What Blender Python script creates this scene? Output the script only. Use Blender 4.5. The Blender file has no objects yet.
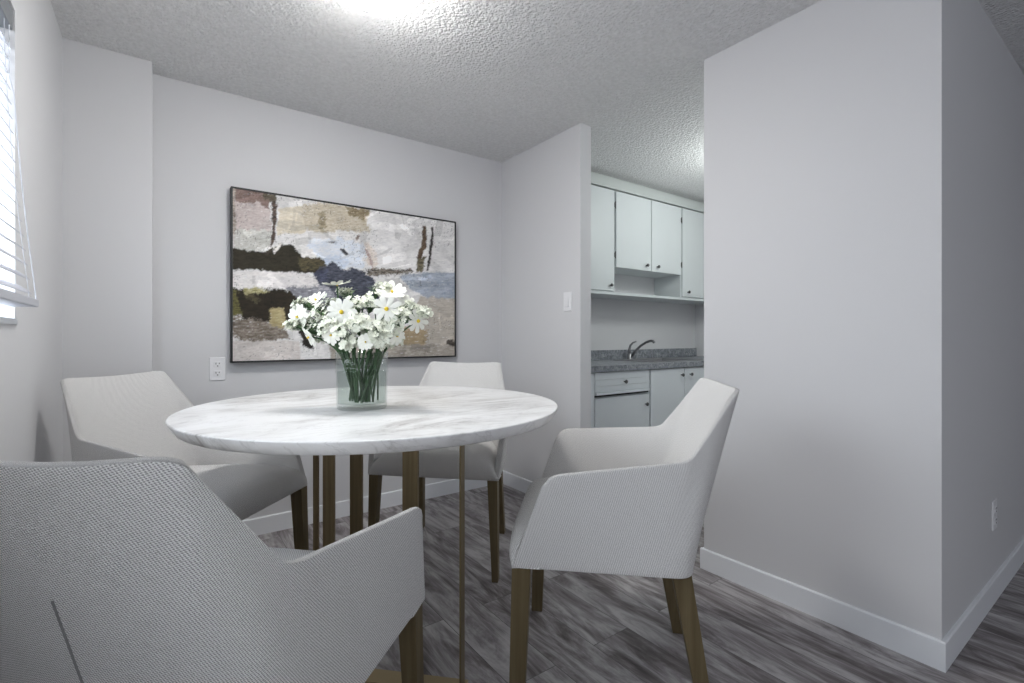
import bpy, bmesh, math, random
from mathutils import Vector, Matrix, noise
PI = math.pi
random.seed(7)
C = bpy.context.scene.collection
SY, CY = math.sin(.6203), math.cos(.6203)

# ------------------------------------------------------------ node helpers
def mat(name, color=(.8, .8, .8), rough=.6, metal=0., spec=.5, build=None):
    m = bpy.data.materials.new(name); m.use_nodes = True
    nt = m.node_tree; b = nt.nodes['Principled BSDF']
    b.inputs['Base Color'].default_value = (*color, 1)
    b.inputs['Roughness'].default_value = rough
    b.inputs['Metallic'].default_value = metal
    b.inputs['Specular IOR Level'].default_value = spec
    if build: build(nt, b)
    return m
def N(nt, t, **kw):
    n = nt.nodes.new(t)
    for k, v in kw.items():
        if k in n.inputs: n.inputs[k].default_value = v
        else: setattr(n, k, v)
    return n
def L(nt, a, b): nt.links.new(a, b)
def math_n(nt, op, a, b=None, clamp=False):
    n = nt.nodes.new('ShaderNodeMath'); n.operation = op; n.use_clamp = clamp
    for i, v in enumerate((a, b)):
        if v is None: continue
        if isinstance(v, (int, float)): n.inputs[i].default_value = v
        else: L(nt, v, n.inputs[i])
    return n.outputs[0]
def ramp(nt, fac, stops):
    r = nt.nodes.new('ShaderNodeValToRGB'); e = r.color_ramp.elements
    while len(e) < len(stops): e.new(.5)
    for i, (p, c) in enumerate(stops):
        e[i].position = p; e[i].color = (*c, 1) if len(c) == 3 else c
    L(nt, fac, r.inputs[0]); return r.outputs[0]
def bump(nt, b, h, strength, dist):
    n = N(nt, 'ShaderNodeBump'); n.inputs['Strength'].default_value = strength
    n.inputs['Distance'].default_value = dist
    L(nt, h, n.inputs['Height']); L(nt, n.outputs[0], b.inputs['Normal'])
def objco(nt, scale=(1, 1, 1), kind='Object', rot=(0, 0, 0)):
    t = N(nt, 'ShaderNodeTexCoord'); mp = N(nt, 'ShaderNodeMapping')
    mp.inputs['Scale'].default_value = scale; mp.inputs['Rotation'].default_value = rot
    L(nt, t.outputs[kind], mp.inputs[0]); return mp.outputs[0]
def noise_n(nt, co, scale, detail=2, rough=.5, dist=0):
    n = N(nt, 'ShaderNodeTexNoise'); n.inputs['Scale'].default_value = scale
    n.inputs['Detail'].default_value = detail; n.inputs['Roughness'].default_value = rough
    n.inputs['Distortion'].default_value = dist
    L(nt, co, n.inputs['Vector']); return n.outputs['Fac']
def mixc(nt, fac, a, b, blend='MIX'):
    n = nt.nodes.new('ShaderNodeMix'); n.data_type = 'RGBA'; n.blend_type = blend
    for s, v in ((0, fac), (6, a), (7, b)):
        if isinstance(v, (int, float)): n.inputs[s].default_value = v
        elif isinstance(v, tuple): n.inputs[s].default_value = (*v, 1)
        else: L(nt, v, n.inputs[s])
    return n.outputs[2]

def wall_b(nt, b):
    co = objco(nt); h = noise_n(nt, co, 160, 3); bump(nt, b, h, .12, .001)
M_wall = mat('wall_paint', (.69, .69, .705), .55, spec=.35, build=wall_b)
M_white = mat('white_trim_paint', (.83, .85, .88), .4, spec=.4)
def ceil_b(nt, b):
    co = objco(nt)
    a = noise_n(nt, co, 55, 3, .6); c = noise_n(nt, co, 130, 2, .6)
    v = N(nt, 'ShaderNodeTexVoronoi'); v.inputs['Scale'].default_value = 75; L(nt, co, v.inputs['Vector'])
    h = math_n(nt, 'ADD', math_n(nt, 'MULTIPLY', a, 1.2), math_n(nt, 'MULTIPLY', c, .5))
    h = math_n(nt, 'SUBTRACT', h, math_n(nt, 'MULTIPLY', v.outputs['Distance'], .6))
    bump(nt, b, h, .9, .009)
    L(nt, ramp(nt, a, [(.3, (.72, .72, .72)), (.7, (.84, .84, .845))]), b.inputs['Base Color'])
M_ceil = mat('stippled_ceiling', (.7, .7, .7), .9, spec=.1, build=ceil_b)

def floor_b(nt, b):
    # planks run along Y: brick texture rotated a quarter turn
    co = objco(nt, rot=(0, 0, PI/2))
    br = N(nt, 'ShaderNodeTexBrick'); br.offset = .37; br.offset_frequency = 2
    br.inputs['Scale'].default_value = 1; br.inputs['Mortar Size'].default_value = .0012
    br.inputs['Brick Width'].default_value = 1.22; br.inputs['Row Height'].default_value = .18
    br.inputs['Color1'].default_value = (0, 0, 0, 1); br.inputs['Color2'].default_value = (1, 1, 1, 1)
    br.inputs['Mortar'].default_value = (.5, .5, .5, 1); br.inputs['Bias'].default_value = 0
    L(nt, co, br.inputs['Vector'])
    t = N(nt, 'ShaderNodeTexCoord')
    sh = nt.nodes.new('ShaderNodeVectorMath'); sh.operation = 'MULTIPLY_ADD'
    L(nt, br.outputs['Color'], sh.inputs[0]); sh.inputs[1].default_value = (3.7, 9.1, 5.3)
    L(nt, t.outputs['Object'], sh.inputs[2])
    def mp(s):
        m = N(nt, 'ShaderNodeMapping'); m.inputs['Scale'].default_value = s
        L(nt, sh.outputs[0], m.inputs[0]); return m.outputs[0]
    g1 = noise_n(nt, mp((9, 1.7, 1)), 1.0, 7, .70, 1.9)
    g2 = noise_n(nt, mp((60, 3.0, 1)), 1.0, 4, .7, .5)
    g3 = noise_n(nt, mp((5, .9, 1)), 1.3, 3, .5, 2.2)
    f = math_n(nt, 'ADD', math_n(nt, 'MULTIPLY', g1, .62), math_n(nt, 'MULTIPLY', g2, .16))
    f = math_n(nt, 'ADD', f, math_n(nt, 'MULTIPLY', g3, .34))
    f = math_n(nt, 'ADD', f, math_n(nt, 'MULTIPLY', math_n(nt, 'SUBTRACT', br.outputs['Color'], .5), .07))
    col = ramp(nt, f, [(.38, (.050, .040, .040)), (.475, (.130, .111, .111)), (.55, (.25, .228, .232)), (.64, (.46, .44, .445)), (.75, (.58, .565, .565))])
    col = mixc(nt, math_n(nt, 'MULTIPLY', br.outputs['Fac'], .7), col, (.03, .027, .026))
    L(nt, col, b.inputs['Base Color'])
    bump(nt, b, f, .15, .002)
M_floor = mat('grey_wood_plank', (.2, .18, .18), .42, spec=.4, build=floor_b)

def marble_b(nt, b):
    co = objco(nt)
    d = noise_n(nt, objco(nt, (1.2, 3.2, 1), rot=(0, 0, .45)), 1.15, 7, .62, .9)
    v1 = math_n(nt, 'ABSOLUTE', math_n(nt, 'SUBTRACT', d, .5))
    d2 = noise_n(nt, objco(nt, (1, 2.6, 1), rot=(0, 0, .75)), 3.5, 6, .65, 1.4)
    v2 = math_n(nt, 'ABSOLUTE', math_n(nt, 'SUBTRACT', d2, .5))
    cloud = noise_n(nt, co, 2.6, 4, .6)
    c1 = ramp(nt, v1, [(0, (.34, .325, .315)), (.016, (.55, .54, .53)), (.09, (.79, .79, .79))])
    c2 = ramp(nt, v2, [(0, (.66, .65, .64)), (.008, (.86, .86, .855)), (.03, (1, 1, 1))])
    c = mixc(nt, math_n(nt, 'MULTIPLY', ramp(nt, cloud, [(.38, (0, 0, 0)), (.62, (1, 1, 1))]), .9), (.79, .79, .795), c1)
    c = mixc(nt, .55, c, c2, 'MULTIPLY')
    L(nt, c, b.inputs['Base Color'])
M_marble = mat('white_marble', (.85, .85, .85), .28, spec=.4, build=marble_b)

def fabric_b(nt, b):
    t = N(nt, 'ShaderNodeTexCoord')
    sp = N(nt, 'ShaderNodeSeparateXYZ'); L(nt, t.outputs['UV'], sp.inputs[0])
    K = 2*PI/.0064
    u, v = sp.outputs[0], sp.outputs[1]
    wob = noise_n(nt, t.outputs['UV'], 90, 2)
    uu = math_n(nt, 'ADD', math_n(nt, 'MULTIPLY', u, K), math_n(nt, 'MULTIPLY', wob, 1.4))
    vv = math_n(nt, 'MULTIPLY', v, K*1.35)
    a = math_n(nt, 'SINE', math_n(nt, 'ADD', uu, math_n(nt, 'MULTIPLY', vv, .5)))
    c = math_n(nt, 'SINE', math_n(nt, 'SUBTRACT', vv, math_n(nt, 'MULTIPLY', uu, .28)))
    w = math_n(nt, 'MULTIPLY', a, c)
    nz = noise_n(nt, t.outputs['UV'], 520, 2, .7)
    h = math_n(nt, 'ADD', math_n(nt, 'MULTIPLY', w, .33), nz)
    col = ramp(nt, h, [(.24, (.30, .295, .29)), (.46, (.70, .69, .68)), (.66, (.93, .92, .91))])
    L(nt, col, b.inputs['Base Color'])
    bump(nt, b, h, .8, .0018)
    b.inputs['Sheen Weight'].default_value = .15
M_fabric = mat('light_grey_weave', (.6, .6, .6), .95, spec=.1, build=fabric_b)
M_seam = mat('seam_thread', (.25, .25, .25), .9)
def brass_b(nt, b):
    h = noise_n(nt, objco(nt, (60, 60, 2)), 1, 3, .6)
    L(nt, ramp(nt, h, [(.3, (.125, .094, .046)), (.7, (.185, .143, .076))]), b.inputs['Base Color'])
M_leg = mat('antique_brass_leg', (.2, .16, .1), .48, .35, build=brass_b)
M_bar = mat('brushed_brass_bar', (.2, .16, .1), .42, .45, build=lambda nt, b: (
    L(nt, ramp(nt, noise_n(nt, objco(nt, (90, 90, 2)), 1, 3, .6), [(.3, (.165, .122, .064)), (.7, (.24, .185, .10))]), b.inputs['Base Color'])))
M_black = mat('black_frame', (.012, .012, .013), .5)
M_chrome = mat('brushed_steel', (.30, .30, .31), .3, .9)
M_knob = mat('nickel_knob', (.10, .10, .10), .35, .6)
def cab_b(nt, b):
    h = noise_n(nt, objco(nt), 30, 2); bump(nt, b, h, .05, .001)
M_cab = mat('white_cabinet_paint', (.64, .675, .685), .38, spec=.4, build=cab_b)
M_cab2 = mat('pale_grey_base_cabinet_paint', (.72, .76, .79), .4, spec=.4, build=cab_b)
M_dark = mat('dark_slot_and_shade', (.03, .03, .03), .8)
def lam_b(nt, b):
    h = noise_n(nt, objco(nt, (1, 1, 1)), 34, 6, .75, .6)
    L(nt, ramp(nt, h, [(.33, (.10, .108, .125)), (.5, (.24, .255, .28)), (.68, (.48, .50, .53))]), b.inputs['Base Color'])
M_lam = mat('grey_stone_laminate', (.2, .2, .2), .35, build=lam_b)
M_plate = mat('white_plastic', (.84, .84, .86), .35)
M_slat = mat('white_slat', (.50, .51, .56), .4, spec=.4)
M_grey = mat('grey_metal', (.30, .32, .34), .35, .5)
M_petal = mat('white_petal', (.82, .82, .75), .6)
M_petal.node_tree.nodes['Principled BSDF'].inputs['Subsurface Weight'].default_value = .0
M_yel = mat('yellow_pollen', (.75, .55, .04), .8)
M_stem = mat('green_stem', (.04, .095, .032), .6)
M_leaf = mat('sage_leaf', (.22, .36, .17), .6)
M_cream = mat('cream_blossom', (.76, .78, .67), .7)
def emis(name, col, s):
    m = bpy.data.materials.new(name); m.use_nodes = True; nt = m.node_tree
    nt.nodes.clear(); e = N(nt, 'ShaderNodeEmission'); e.inputs[0].default_value = (*col, 1); e.inputs[1].default_value = s
    o = N(nt, 'ShaderNodeOutputMaterial'); L(nt, e.outputs[0], o.inputs[0]); return m
M_dome = emis('lit_opal_glass', (1, .985, .96), 57)
def glassy(name, tint, ior=1.45, gl=.5):
    m = bpy.data.materials.new(name); m.use_nodes = True; nt = m.node_tree; nt.nodes.clear()
    lw = N(nt, 'ShaderNodeLayerWeight'); lw.inputs['Blend'].default_value = .5
    fac = math_n(nt, 'ADD', math_n(nt, 'MULTIPLY', math_n(nt, 'POWER', lw.outputs['Facing'], 3.5), (ior-1)*.8), .02, clamp=True)
    t = N(nt, 'ShaderNodeBsdfTransparent'); t.inputs[0].default_value = (*tint, 1)
    g = N(nt, 'ShaderNodeBsdfGlossy'); g.inputs[0].default_value = (gl, gl, gl, 1); g.inputs['Roughness'].default_value = .03
    mx = N(nt, 'ShaderNodeMixShader'); o = N(nt, 'ShaderNodeOutputMaterial')
    L(nt, fac, mx.inputs[0]); L(nt, t.outputs[0], mx.inputs[1]); L(nt, g.outputs[0], mx.inputs[2]); L(nt, mx.outputs[0], o.inputs[0])
    return m
M_glass = glassy('vase_glass', (.90, .92, .915), 1.45, .9)
M_water = glassy('water', (.93, .96, .94), 1.12, .6)
M_pane = glassy('window_pane', (.95, .97, .97), 1.3, .6)

# ------------------------------------------------------------ mesh helpers
def obj(name, bm, m, parent=None, smooth=False, bev=0, seg=2, ang=35, loc=None):
    me = bpy.data.meshes.new(name)
    bmesh.ops.recalc_face_normals(bm, faces=bm.faces)
    bm.to_mesh(me); bm.free()
    if isinstance(m, (list, tuple)):
        for q in m: me.materials.append(q)
    else: me.materials.append(m)
    if smooth: me.shade_smooth()
    o = bpy.data.objects.new(name, me); C.objects.link(o)
    if parent is not None: o.parent = parent
    if loc: o.location = loc
    if bev:
        b = o.modifiers.new('bevel', 'BEVEL'); b.width = bev; b.segments = seg
        b.limit_method = 'ANGLE'; b.angle_limit = math.radians(ang)
    return o
def thing(name, label, cat, loc=(0, 0, 0), rz=0, group=None):
    o = bpy.data.objects.new(name, None); C.objects.link(o); o.empty_display_size = .05
    o.location = loc; o.rotation_euler = (0, 0, rz); o['label'] = label; o['category'] = cat
    if group: o['group'] = group
    return o
def tag(o, label, cat, group=None):
    o['label'] = label; o['category'] = cat
    if group: o['group'] = group
    return o
def struct(name, bm, m, **k):
    o = obj(name, bm, m, **k); o['kind'] = 'structure'; return o
def box(bm, x0, x1, y0, y1, z0, z1):
    v = [bm.verts.new((x, y, z)) for x in (x0, x1) for y in (y0, y1) for z in (z0, z1)]
    for f in ((0, 1, 3, 2), (4, 6, 7, 5), (0, 4, 5, 1), (2, 3, 7, 6), (0, 2, 6, 4), (1, 5, 7, 3)):
        bm.faces.new([v[i] for i in f])
    return v
def BX(*a):
    bm = bmesh.new(); box(bm, *a); return bm
def lathe(bm, prof, n=48, c=(0, 0), close=True):
    rings = []
    for r, z in prof:
        if r < 1e-6: rings.append([bm.verts.new((c[0], c[1], z))])
        else: rings.append([bm.verts.new((c[0]+r*math.cos(2*PI*i/n), c[1]+r*math.sin(2*PI*i/n), z)) for i in range(n)])
    for a, b in zip(rings, rings[1:]):
        for i in range(n):
            j = (i+1) % n
            if len(a) == 1 and len(b) == 1: continue
            if len(a) == 1: bm.faces.new((a[0], b[i], b[j]))
            elif len(b) == 1: bm.faces.new((a[i], a[j], b[0]))
            else: bm.faces.new((a[i], a[j], b[j], b[i]))
def tube(bm, pts, rad, n=8, mi=0):
    pts = [Vector(p) for p in pts]; rs = rad if isinstance(rad, (list, tuple)) else [rad]*len(pts)
    rings = []; up = Vector((0, 0, 1))
    t0 = (pts[1]-pts[0]).normalized(); a = t0.orthogonal().normalized()
    for i, p in enumerate(pts):
        t = (pts[min(i+1, len(pts)-1)]-pts[max(i-1, 0)]).normalized()
        a = (a - t*a.dot(t)).normalized(); b = t.cross(a)
        rings.append([bm.verts.new(p+rs[i]*(math.cos(2*PI*k/n)*a+math.sin(2*PI*k/n)*b)) for k in range(n)])
    for r, s in zip(rings, rings[1:]):
        for k in range(n):
            f = bm.faces.new((r[k], r[(k+1) % n], s[(k+1) % n], s[k])); f.material_index = mi
    for r in (rings[0], rings[-1]):
        f = bm.faces.new(r); f.material_index = mi
def frustum(bm, a, b):          # a,b: lists of 4 points
    va = [bm.verts.new(p) for p in a]; vb = [bm.verts.new(p) for p in b]
    bm.faces.new(va); bm.faces.new(vb[::-1])
    for i in range(4): bm.faces.new((va[i], vb[i], vb[(i+1) % 4], va[(i+1) % 4]))

# ------------------------------------------------------------ room
HC = 2.413; XL = -.3456; X1 = 2.1054; YB = 2.9894; YE = 2.1508; TH = .0914; YB1 = 1.3219; YB0 = .4636
XK = 4.60; XR = 6.4; YR = -4.2; BB = .0963; BT = .0127
struct('floor', BX(XL-.15, XR+.1, YR-.1, YB+.1, -.05, 0), M_floor)
struct('ceiling', BX(XL-.15, XR+.1, YR-.1, YB+.1, HC, HC+.05), M_ceil)
# left wall with a window opening
WY0, WY1, WZ0, WZ1 = .72, 2.0, 1.135, 2.06
bm = bmesh.new()
box(bm, XL-.14, XL, YR, -1.2, 0, HC); box(bm, XL-.14, XL, .3, WY0, 0, HC); box(bm, XL-.14, XL, -1.2, .3, 0, .65); box(bm, XL-.14, XL, -1.2, .3, 2.05, HC); box(bm, XL-.14, XL, WY1, YB, 0, HC)  # the second, unseen opening is added for the side fill lamp
box(bm, XL-.14, XL, WY0, WY1, 0, WZ0); box(bm, XL-.14, XL, WY0, WY1, WZ1, HC)
struct('wall_left', bm, M_wall)
struct('wall_back', BX(XL-.14, XK+.1, YB, YB+.1, 0, HC), M_wall)
struct('wall_corner', BX(XL, -.0271, 2.8598, YB, 0, HC), M_wall)
struct('wall_partition', BX(X1, X1+TH, YE, YB, 0, HC), M_wall)
bm = bmesh.new(); box(bm, X1, XK, YB0, YB1, 0, HC); struct('wall_center', bm, M_wall)
struct('wall_kitchen', BX(XK, XK+.1, YB1-.6, YB, 0, HC), M_wall)
struct('wall_right', BX(XR, XR+.1, YR, YB0+2, 0, HC), M_wall)
struct('wall_hall', BX(XK, XR, YB0, YB0+.1, 0, HC), M_wall)
# rear wall behind the camera, with a wide opening added for fill light
bm = bmesh.new(); box(bm, XL, .5, YR-.1, YR, 0, HC); box(bm, 3.6, XR, YR-.1, YR, 0, HC)
box(bm, .5, 3.6, YR-.1, YR, 0, .5); box(bm, .5, 3.6, YR-.1, YR, 2.2, HC); struct('wall_rear', bm, M_wall)

def bboard(name, a, b, nrm):
    a = Vector(a); b = Vector(b); n = Vector(nrm); bm = bmesh.new()
    prof = [(0, 0), (BT, 0), (BT, BB-.004), (BT-.004, BB), (0, BB)]
    A = [bm.verts.new((a.x+n.x*d, a.y+n.y*d, z)) for d, z in prof]; B_ = [bm.verts.new((b.x+n.x*d, b.y+n.y*d, z)) for d, z in prof]
    bm.faces.new(A); bm.faces.new(B_[::-1])
    for i in range(5): bm.faces.new((A[i], B_[i], B_[(i+1) % 5], A[(i+1) % 5]))
    return struct(name, bm, M_white)
bboard('baseboard_back', (-.0271, YB), (X1, YB), (0, -1))
bboard('baseboard_corner', (XL, 2.8598), (-.0271, 2.8598), (0, -1))
bboard('baseboard_partition', (X1, YE-BT), (X1, YB-BT), (-1, 0))
bboard('baseboard_center', (X1, YB0-BT), (X1, YB1+BT), (-1, 0))
bboard('baseboard_hall', (X1, YB0), (XR, YB0), (0, -1))
bboard('baseboard_left', (XL, YR), (XL, 2.8598-BT), (1, 0))
bboard('baseboard_kitchen', (X1, YB1), (XK, YB1), (0, 1))
bboard('baseboard_end', (X1-BT, YE), (X1+TH, YE), (0, -1))

# window_1 : frame, sash, pane
w = thing('window_1', '', ''); del w['label']; del w['category']; w['kind'] = 'structure'
bm = bmesh.new(); fx0, fx1 = XL-.12, XL-.07
for y0, y1, z0, z1 in ((WY0, WY1, WZ0, WZ0+.045), (WY0, WY1, WZ1-.045, WZ1), (WY0, WY0+.045, WZ0+.045, WZ1-.045), (WY1-.045, WY1, WZ0+.045, WZ1-.045), (1.33, 1.38, WZ0+.045, WZ1-.045)):
    box(bm, fx0, fx1, y0, y1, z0, z1)
o = obj('window_frame', bm, M_white, w, bev=.003)
o = obj('window_pane', BX(XL-.10, XL-.094, WY0+.045, WY1-.045, WZ0+.045, WZ1-.045), M_pane, w)
o = obj('window_sill', BX(XL-.07, XL+.006, WY0, WY1, WZ0, WZ0+.018), M_white, w, bev=.003)

# venetian blind: hangs in the recess and leans out over the sill at its foot
bl = thing('window_blind', 'white horizontal slat blind hanging in the left wall window', 'blind', (XL, 1.36, 2.06))
SP, NS = .0425, 18
def bx_at(z): return XL-.032 + .052*max(0., min(1., (1.99-z)/.78))**1.6
def slat_bm(z, ln0, ln1, tilt, w=.05, t=.003):
    bm_ = bmesh.new(); cx = bx_at(z)
    ca, sa = math.cos(tilt), math.sin(tilt); P = []
    for s in (-1, -.5, 0, .5, 1):
        d = s*w/2; h = .004*(1-s*s)
        P.append((cx+d*ca+h*sa, z-d*sa+h*ca))
    up = [[bm_.verts.new((p[0]-XL, y-1.36, p[1]-2.06)) for p in P] for y in (ln0, ln1)]
    dn = [[bm_.verts.new((p[0]-XL-t*sa*.3, y-1.36, p[1]-2.06-t)) for p in P] for y in (ln0, ln1)]
    for g in (up, dn):
        for i in range(4): bm_.faces.new((g[0][i], g[0][i+1], g[1][i+1], g[1][i]))
    for i in range(4):
        for k in (0, 1): bm_.faces.new((up[k][i], up[k][i+1], dn[k][i+1], dn[k][i]))
    for i in (0, 4): bm_.faces.new((up[0][i], up[1][i], dn[1][i], dn[0][i]))
    return bm_
for i in range(NS):
    z = 1.965 - i*SP
    obj('slat', slat_bm(z, WY0+.012, WY1-.008, .62), M_slat, bl, smooth=False)
obj('headrail', BX(-.062, -.004, WY0+.006-1.36, WY1-.004-1.36, -.062, -.004), M_grey, bl, bev=.003)
xb = bx_at(1.21)-XL
obj('bottom_rail', BX(xb-.028, xb+.032, WY0+.012-1.36, WY1-.004-1.36, 1.188-2.06, 1.212-2.06), M_slat, bl, bev=.003)
for yy in (.82, 1.36, 1.93):
    for dx in (-.022, .022):
        bm = bmesh.new()
        tube(bm, [(bx_at(z)-XL+dx, yy-1.36, z-2.06) for z in [2.0-.05*k for k in range(17)]], .0009, 5)
        obj('ladder_cord', bm, M_slat, bl)
bm = bmesh.new()
tube(bm, [(-.006+.0*k, 1.965-1.36, -.06-.05*k*1.0) if k < 4 else (bx_at(2.0-.05*k)-XL+.031, 1.965-1.36, -.06-.05*k) for k in range(0, 17)], .0016, 6)
obj('pull_cord', bm, M_slat, bl)

# ------------------------------------------------------------ ceiling light
lx, ly = .6345, 1.663
cl = thing('ceiling_light', 'lit round white glass dome light on the ceiling above the table', 'ceiling light', (lx, ly, HC))
bm = bmesh.new(); lathe(bm, [(0, 0), (.172, 0), (.184, -.006), (.184, -.030), (.172, -.031), (0, -.031)], 48); obj('light_base', bm, M_white, cl, smooth=False)  # rim widened to shade the ceiling around the dome
bm = bmesh.new(); pr = [(0, -.032), (.172, -.032)]
for k in range(1, 13):
    a = k/12*PI/2; pr.append((.172*math.cos(a), -.032-.073*math.sin(a)))
pr[-1] = (0, -.105); lathe(bm, pr, 56); obj('glass_dome', bm, M_dome, cl, smooth=True)
for k in range(3):
    a = math.radians((-36, 84, 144)[k]) if k < 1 else math.radians(-36+120*k)
    bm = bmesh.new(); ca, sa = math.cos(a), math.sin(a)
    tube(bm, [(.176*ca, .176*sa, -.012), (.188*ca, .188*sa, -.014), (.189*ca, .189*sa, -.032), (.172*ca, .172*sa, -.046)], .0050, 8)
    obj('clip', bm, M_chrome, cl)

# ------------------------------------------------------------ table
TX, TY, TZ = .645, 1.669, .861
tb = thing('dining_table', 'round white marble top dining table on brass flat bar legs', 'table', (TX, TY, 0))
bm = bmesh.new(); lathe(bm, [(0, TZ), (.627, TZ), (.630, TZ-.0012), (.6312, TZ-.004), (.612, TZ-.0345), (.609, TZ-.0367), (0, TZ-.0367)], 160)
o = obj('tabletop', bm, M_marble, tb); 
for p in o.data.polygons: p.use_smooth = abs(p.normal.z) < .97
E1 = Vector((.7071, .7071, 0)); E2 = Vector((.7071, -.7071, 0))
cc = Vector((.665, 1.655, 0)) - Vector((TX, TY, 0))
def slab(a0, a1, b0, b1, z0, z1):
    bm = bmesh.new()
    lo = [cc+E1*a+E2*b+Vector((0, 0, z0)) for a, b in ((a0, b0), (a1, b0), (a1, b1), (a0, b1))]
    frustum(bm, lo, [p+Vector((0, 0, z1-z0)) for p in lo]); return bm
zt = TZ-.0367
obj('leg', slab(-.205, -.160, .319, .325, .012, zt), M_bar, tb, bev=.001)    # edge-on bar
obj('leg', slab(-.205, -.190, .136, .186, .012, zt), M_bar, tb, bev=.001)
obj('leg', slab(-.180, -.168, -.147, -.108, .012, zt), M_bar, tb, bev=.001)
obj('leg', slab(.150, .165, -.222, -.172, .012, zt), M_bar, tb, bev=.001)
obj('leg', slab(.0, .010, -.290, -.270, .012, zt), M_bar, tb, bev=.001)
bm = bmesh.new()
def addslab(*a):
    b2 = slab(*a); me = bpy.data.meshes.new('tmp'); b2.to_mesh(me); bm.from_mesh(me); bpy.data.meshes.remove(me)
addslab(-.205, -.145, -.325, .333, 0, .012); addslab(.110, .170, -.325, -.165, 0, .012); addslab(-.145, .110, -.325, -.265, 0, .012)
obj('floor_plate', bm, mat('brass_floor_plate', (.42, .33, .19), .4, .5), tb)

# ------------------------------------------------------------ armchair
def fillet(pts, rads, n=7):
    out = [pts[0]]
    for i in range(1, len(pts)-1):
        p = pts[i]; r = rads[i]
        a = (pts[i-1]-p); b = (pts[i+1]-p)
        ra = min(r, a.length*.49); rb = min(r, b.length*.49)
        A = p+a.normalized()*ra; B_ = p+b.normalized()*rb
        for k in range(n):
            t = k/(n-1); out.append(A*(1-t)**2+p*2*t*(1-t)+B_*t*t)
    out.append(pts[-1]); return out
def resample(seg, m):
    Ls = [0]
    for a, b in zip(seg, seg[1:]): Ls.append(Ls[-1]+(b-a).length)
    out = []
    for k in range(m):
        d = Ls[-1]*k/(m-1); i = 0
        while i < len(seg)-2 and Ls[i+1] < d: i += 1
        t = (d-Ls[i])/max(1e-9, Ls[i+1]-Ls[i]); out.append(seg[i].lerp(seg[i+1], min(1, t)))
    return out
V = Vector
def half_paths():
    # three matched runs: side, corner, back   (x=right, y=forward, z=up)
    B1 = [V((.314, .256, .455)), V((.285, -.135, .444))]
    cor = fillet([V((.285, -.135, .444)), V((.274, -.238, .440)), V((.165, -.250, .440))], [0, .11, 0], 14)
    B3 = [V((.165, -.250, .44)), V((.09, -.258, .44)), V((0, -.260, .44))]
    tp = fillet([V((.336, .175, .69)), V((.344, .142, .724)), V((.268, -.231, .759)), V((.219, -.352, .930))], [0, .022, .028, 0], 8)
    # split top at fillet of P3 end
    i3 = 1+8+8-4
    T1 = tp[:i3]; T2a = tp[i3-1:]
    top_corner = fillet([T2a[-1], V((.214, -.372, .951)), V((.14, -.390, .949))], [0, .04, 0], 9)
    T2 = T2a + top_corner[1:-1]
    T3 = [T2[-1], V((.10, -.398, .945)), V((.05, -.402, .943)), V((0, -.404, .942))]
    T1 = [V((.336, .172, .690))] + T1[1:]
    n1, n2, n3 = 26, 22, 10
    Bp = resample(B1, n1)[:-1]+resample(cor, n2)[:-1]+resample(B3, n3)
    Tp = resample(T1, n1)[:-1]+resample(T2, n2)[:-1]+resample(T3, n3)
    return Bp, Tp
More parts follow.
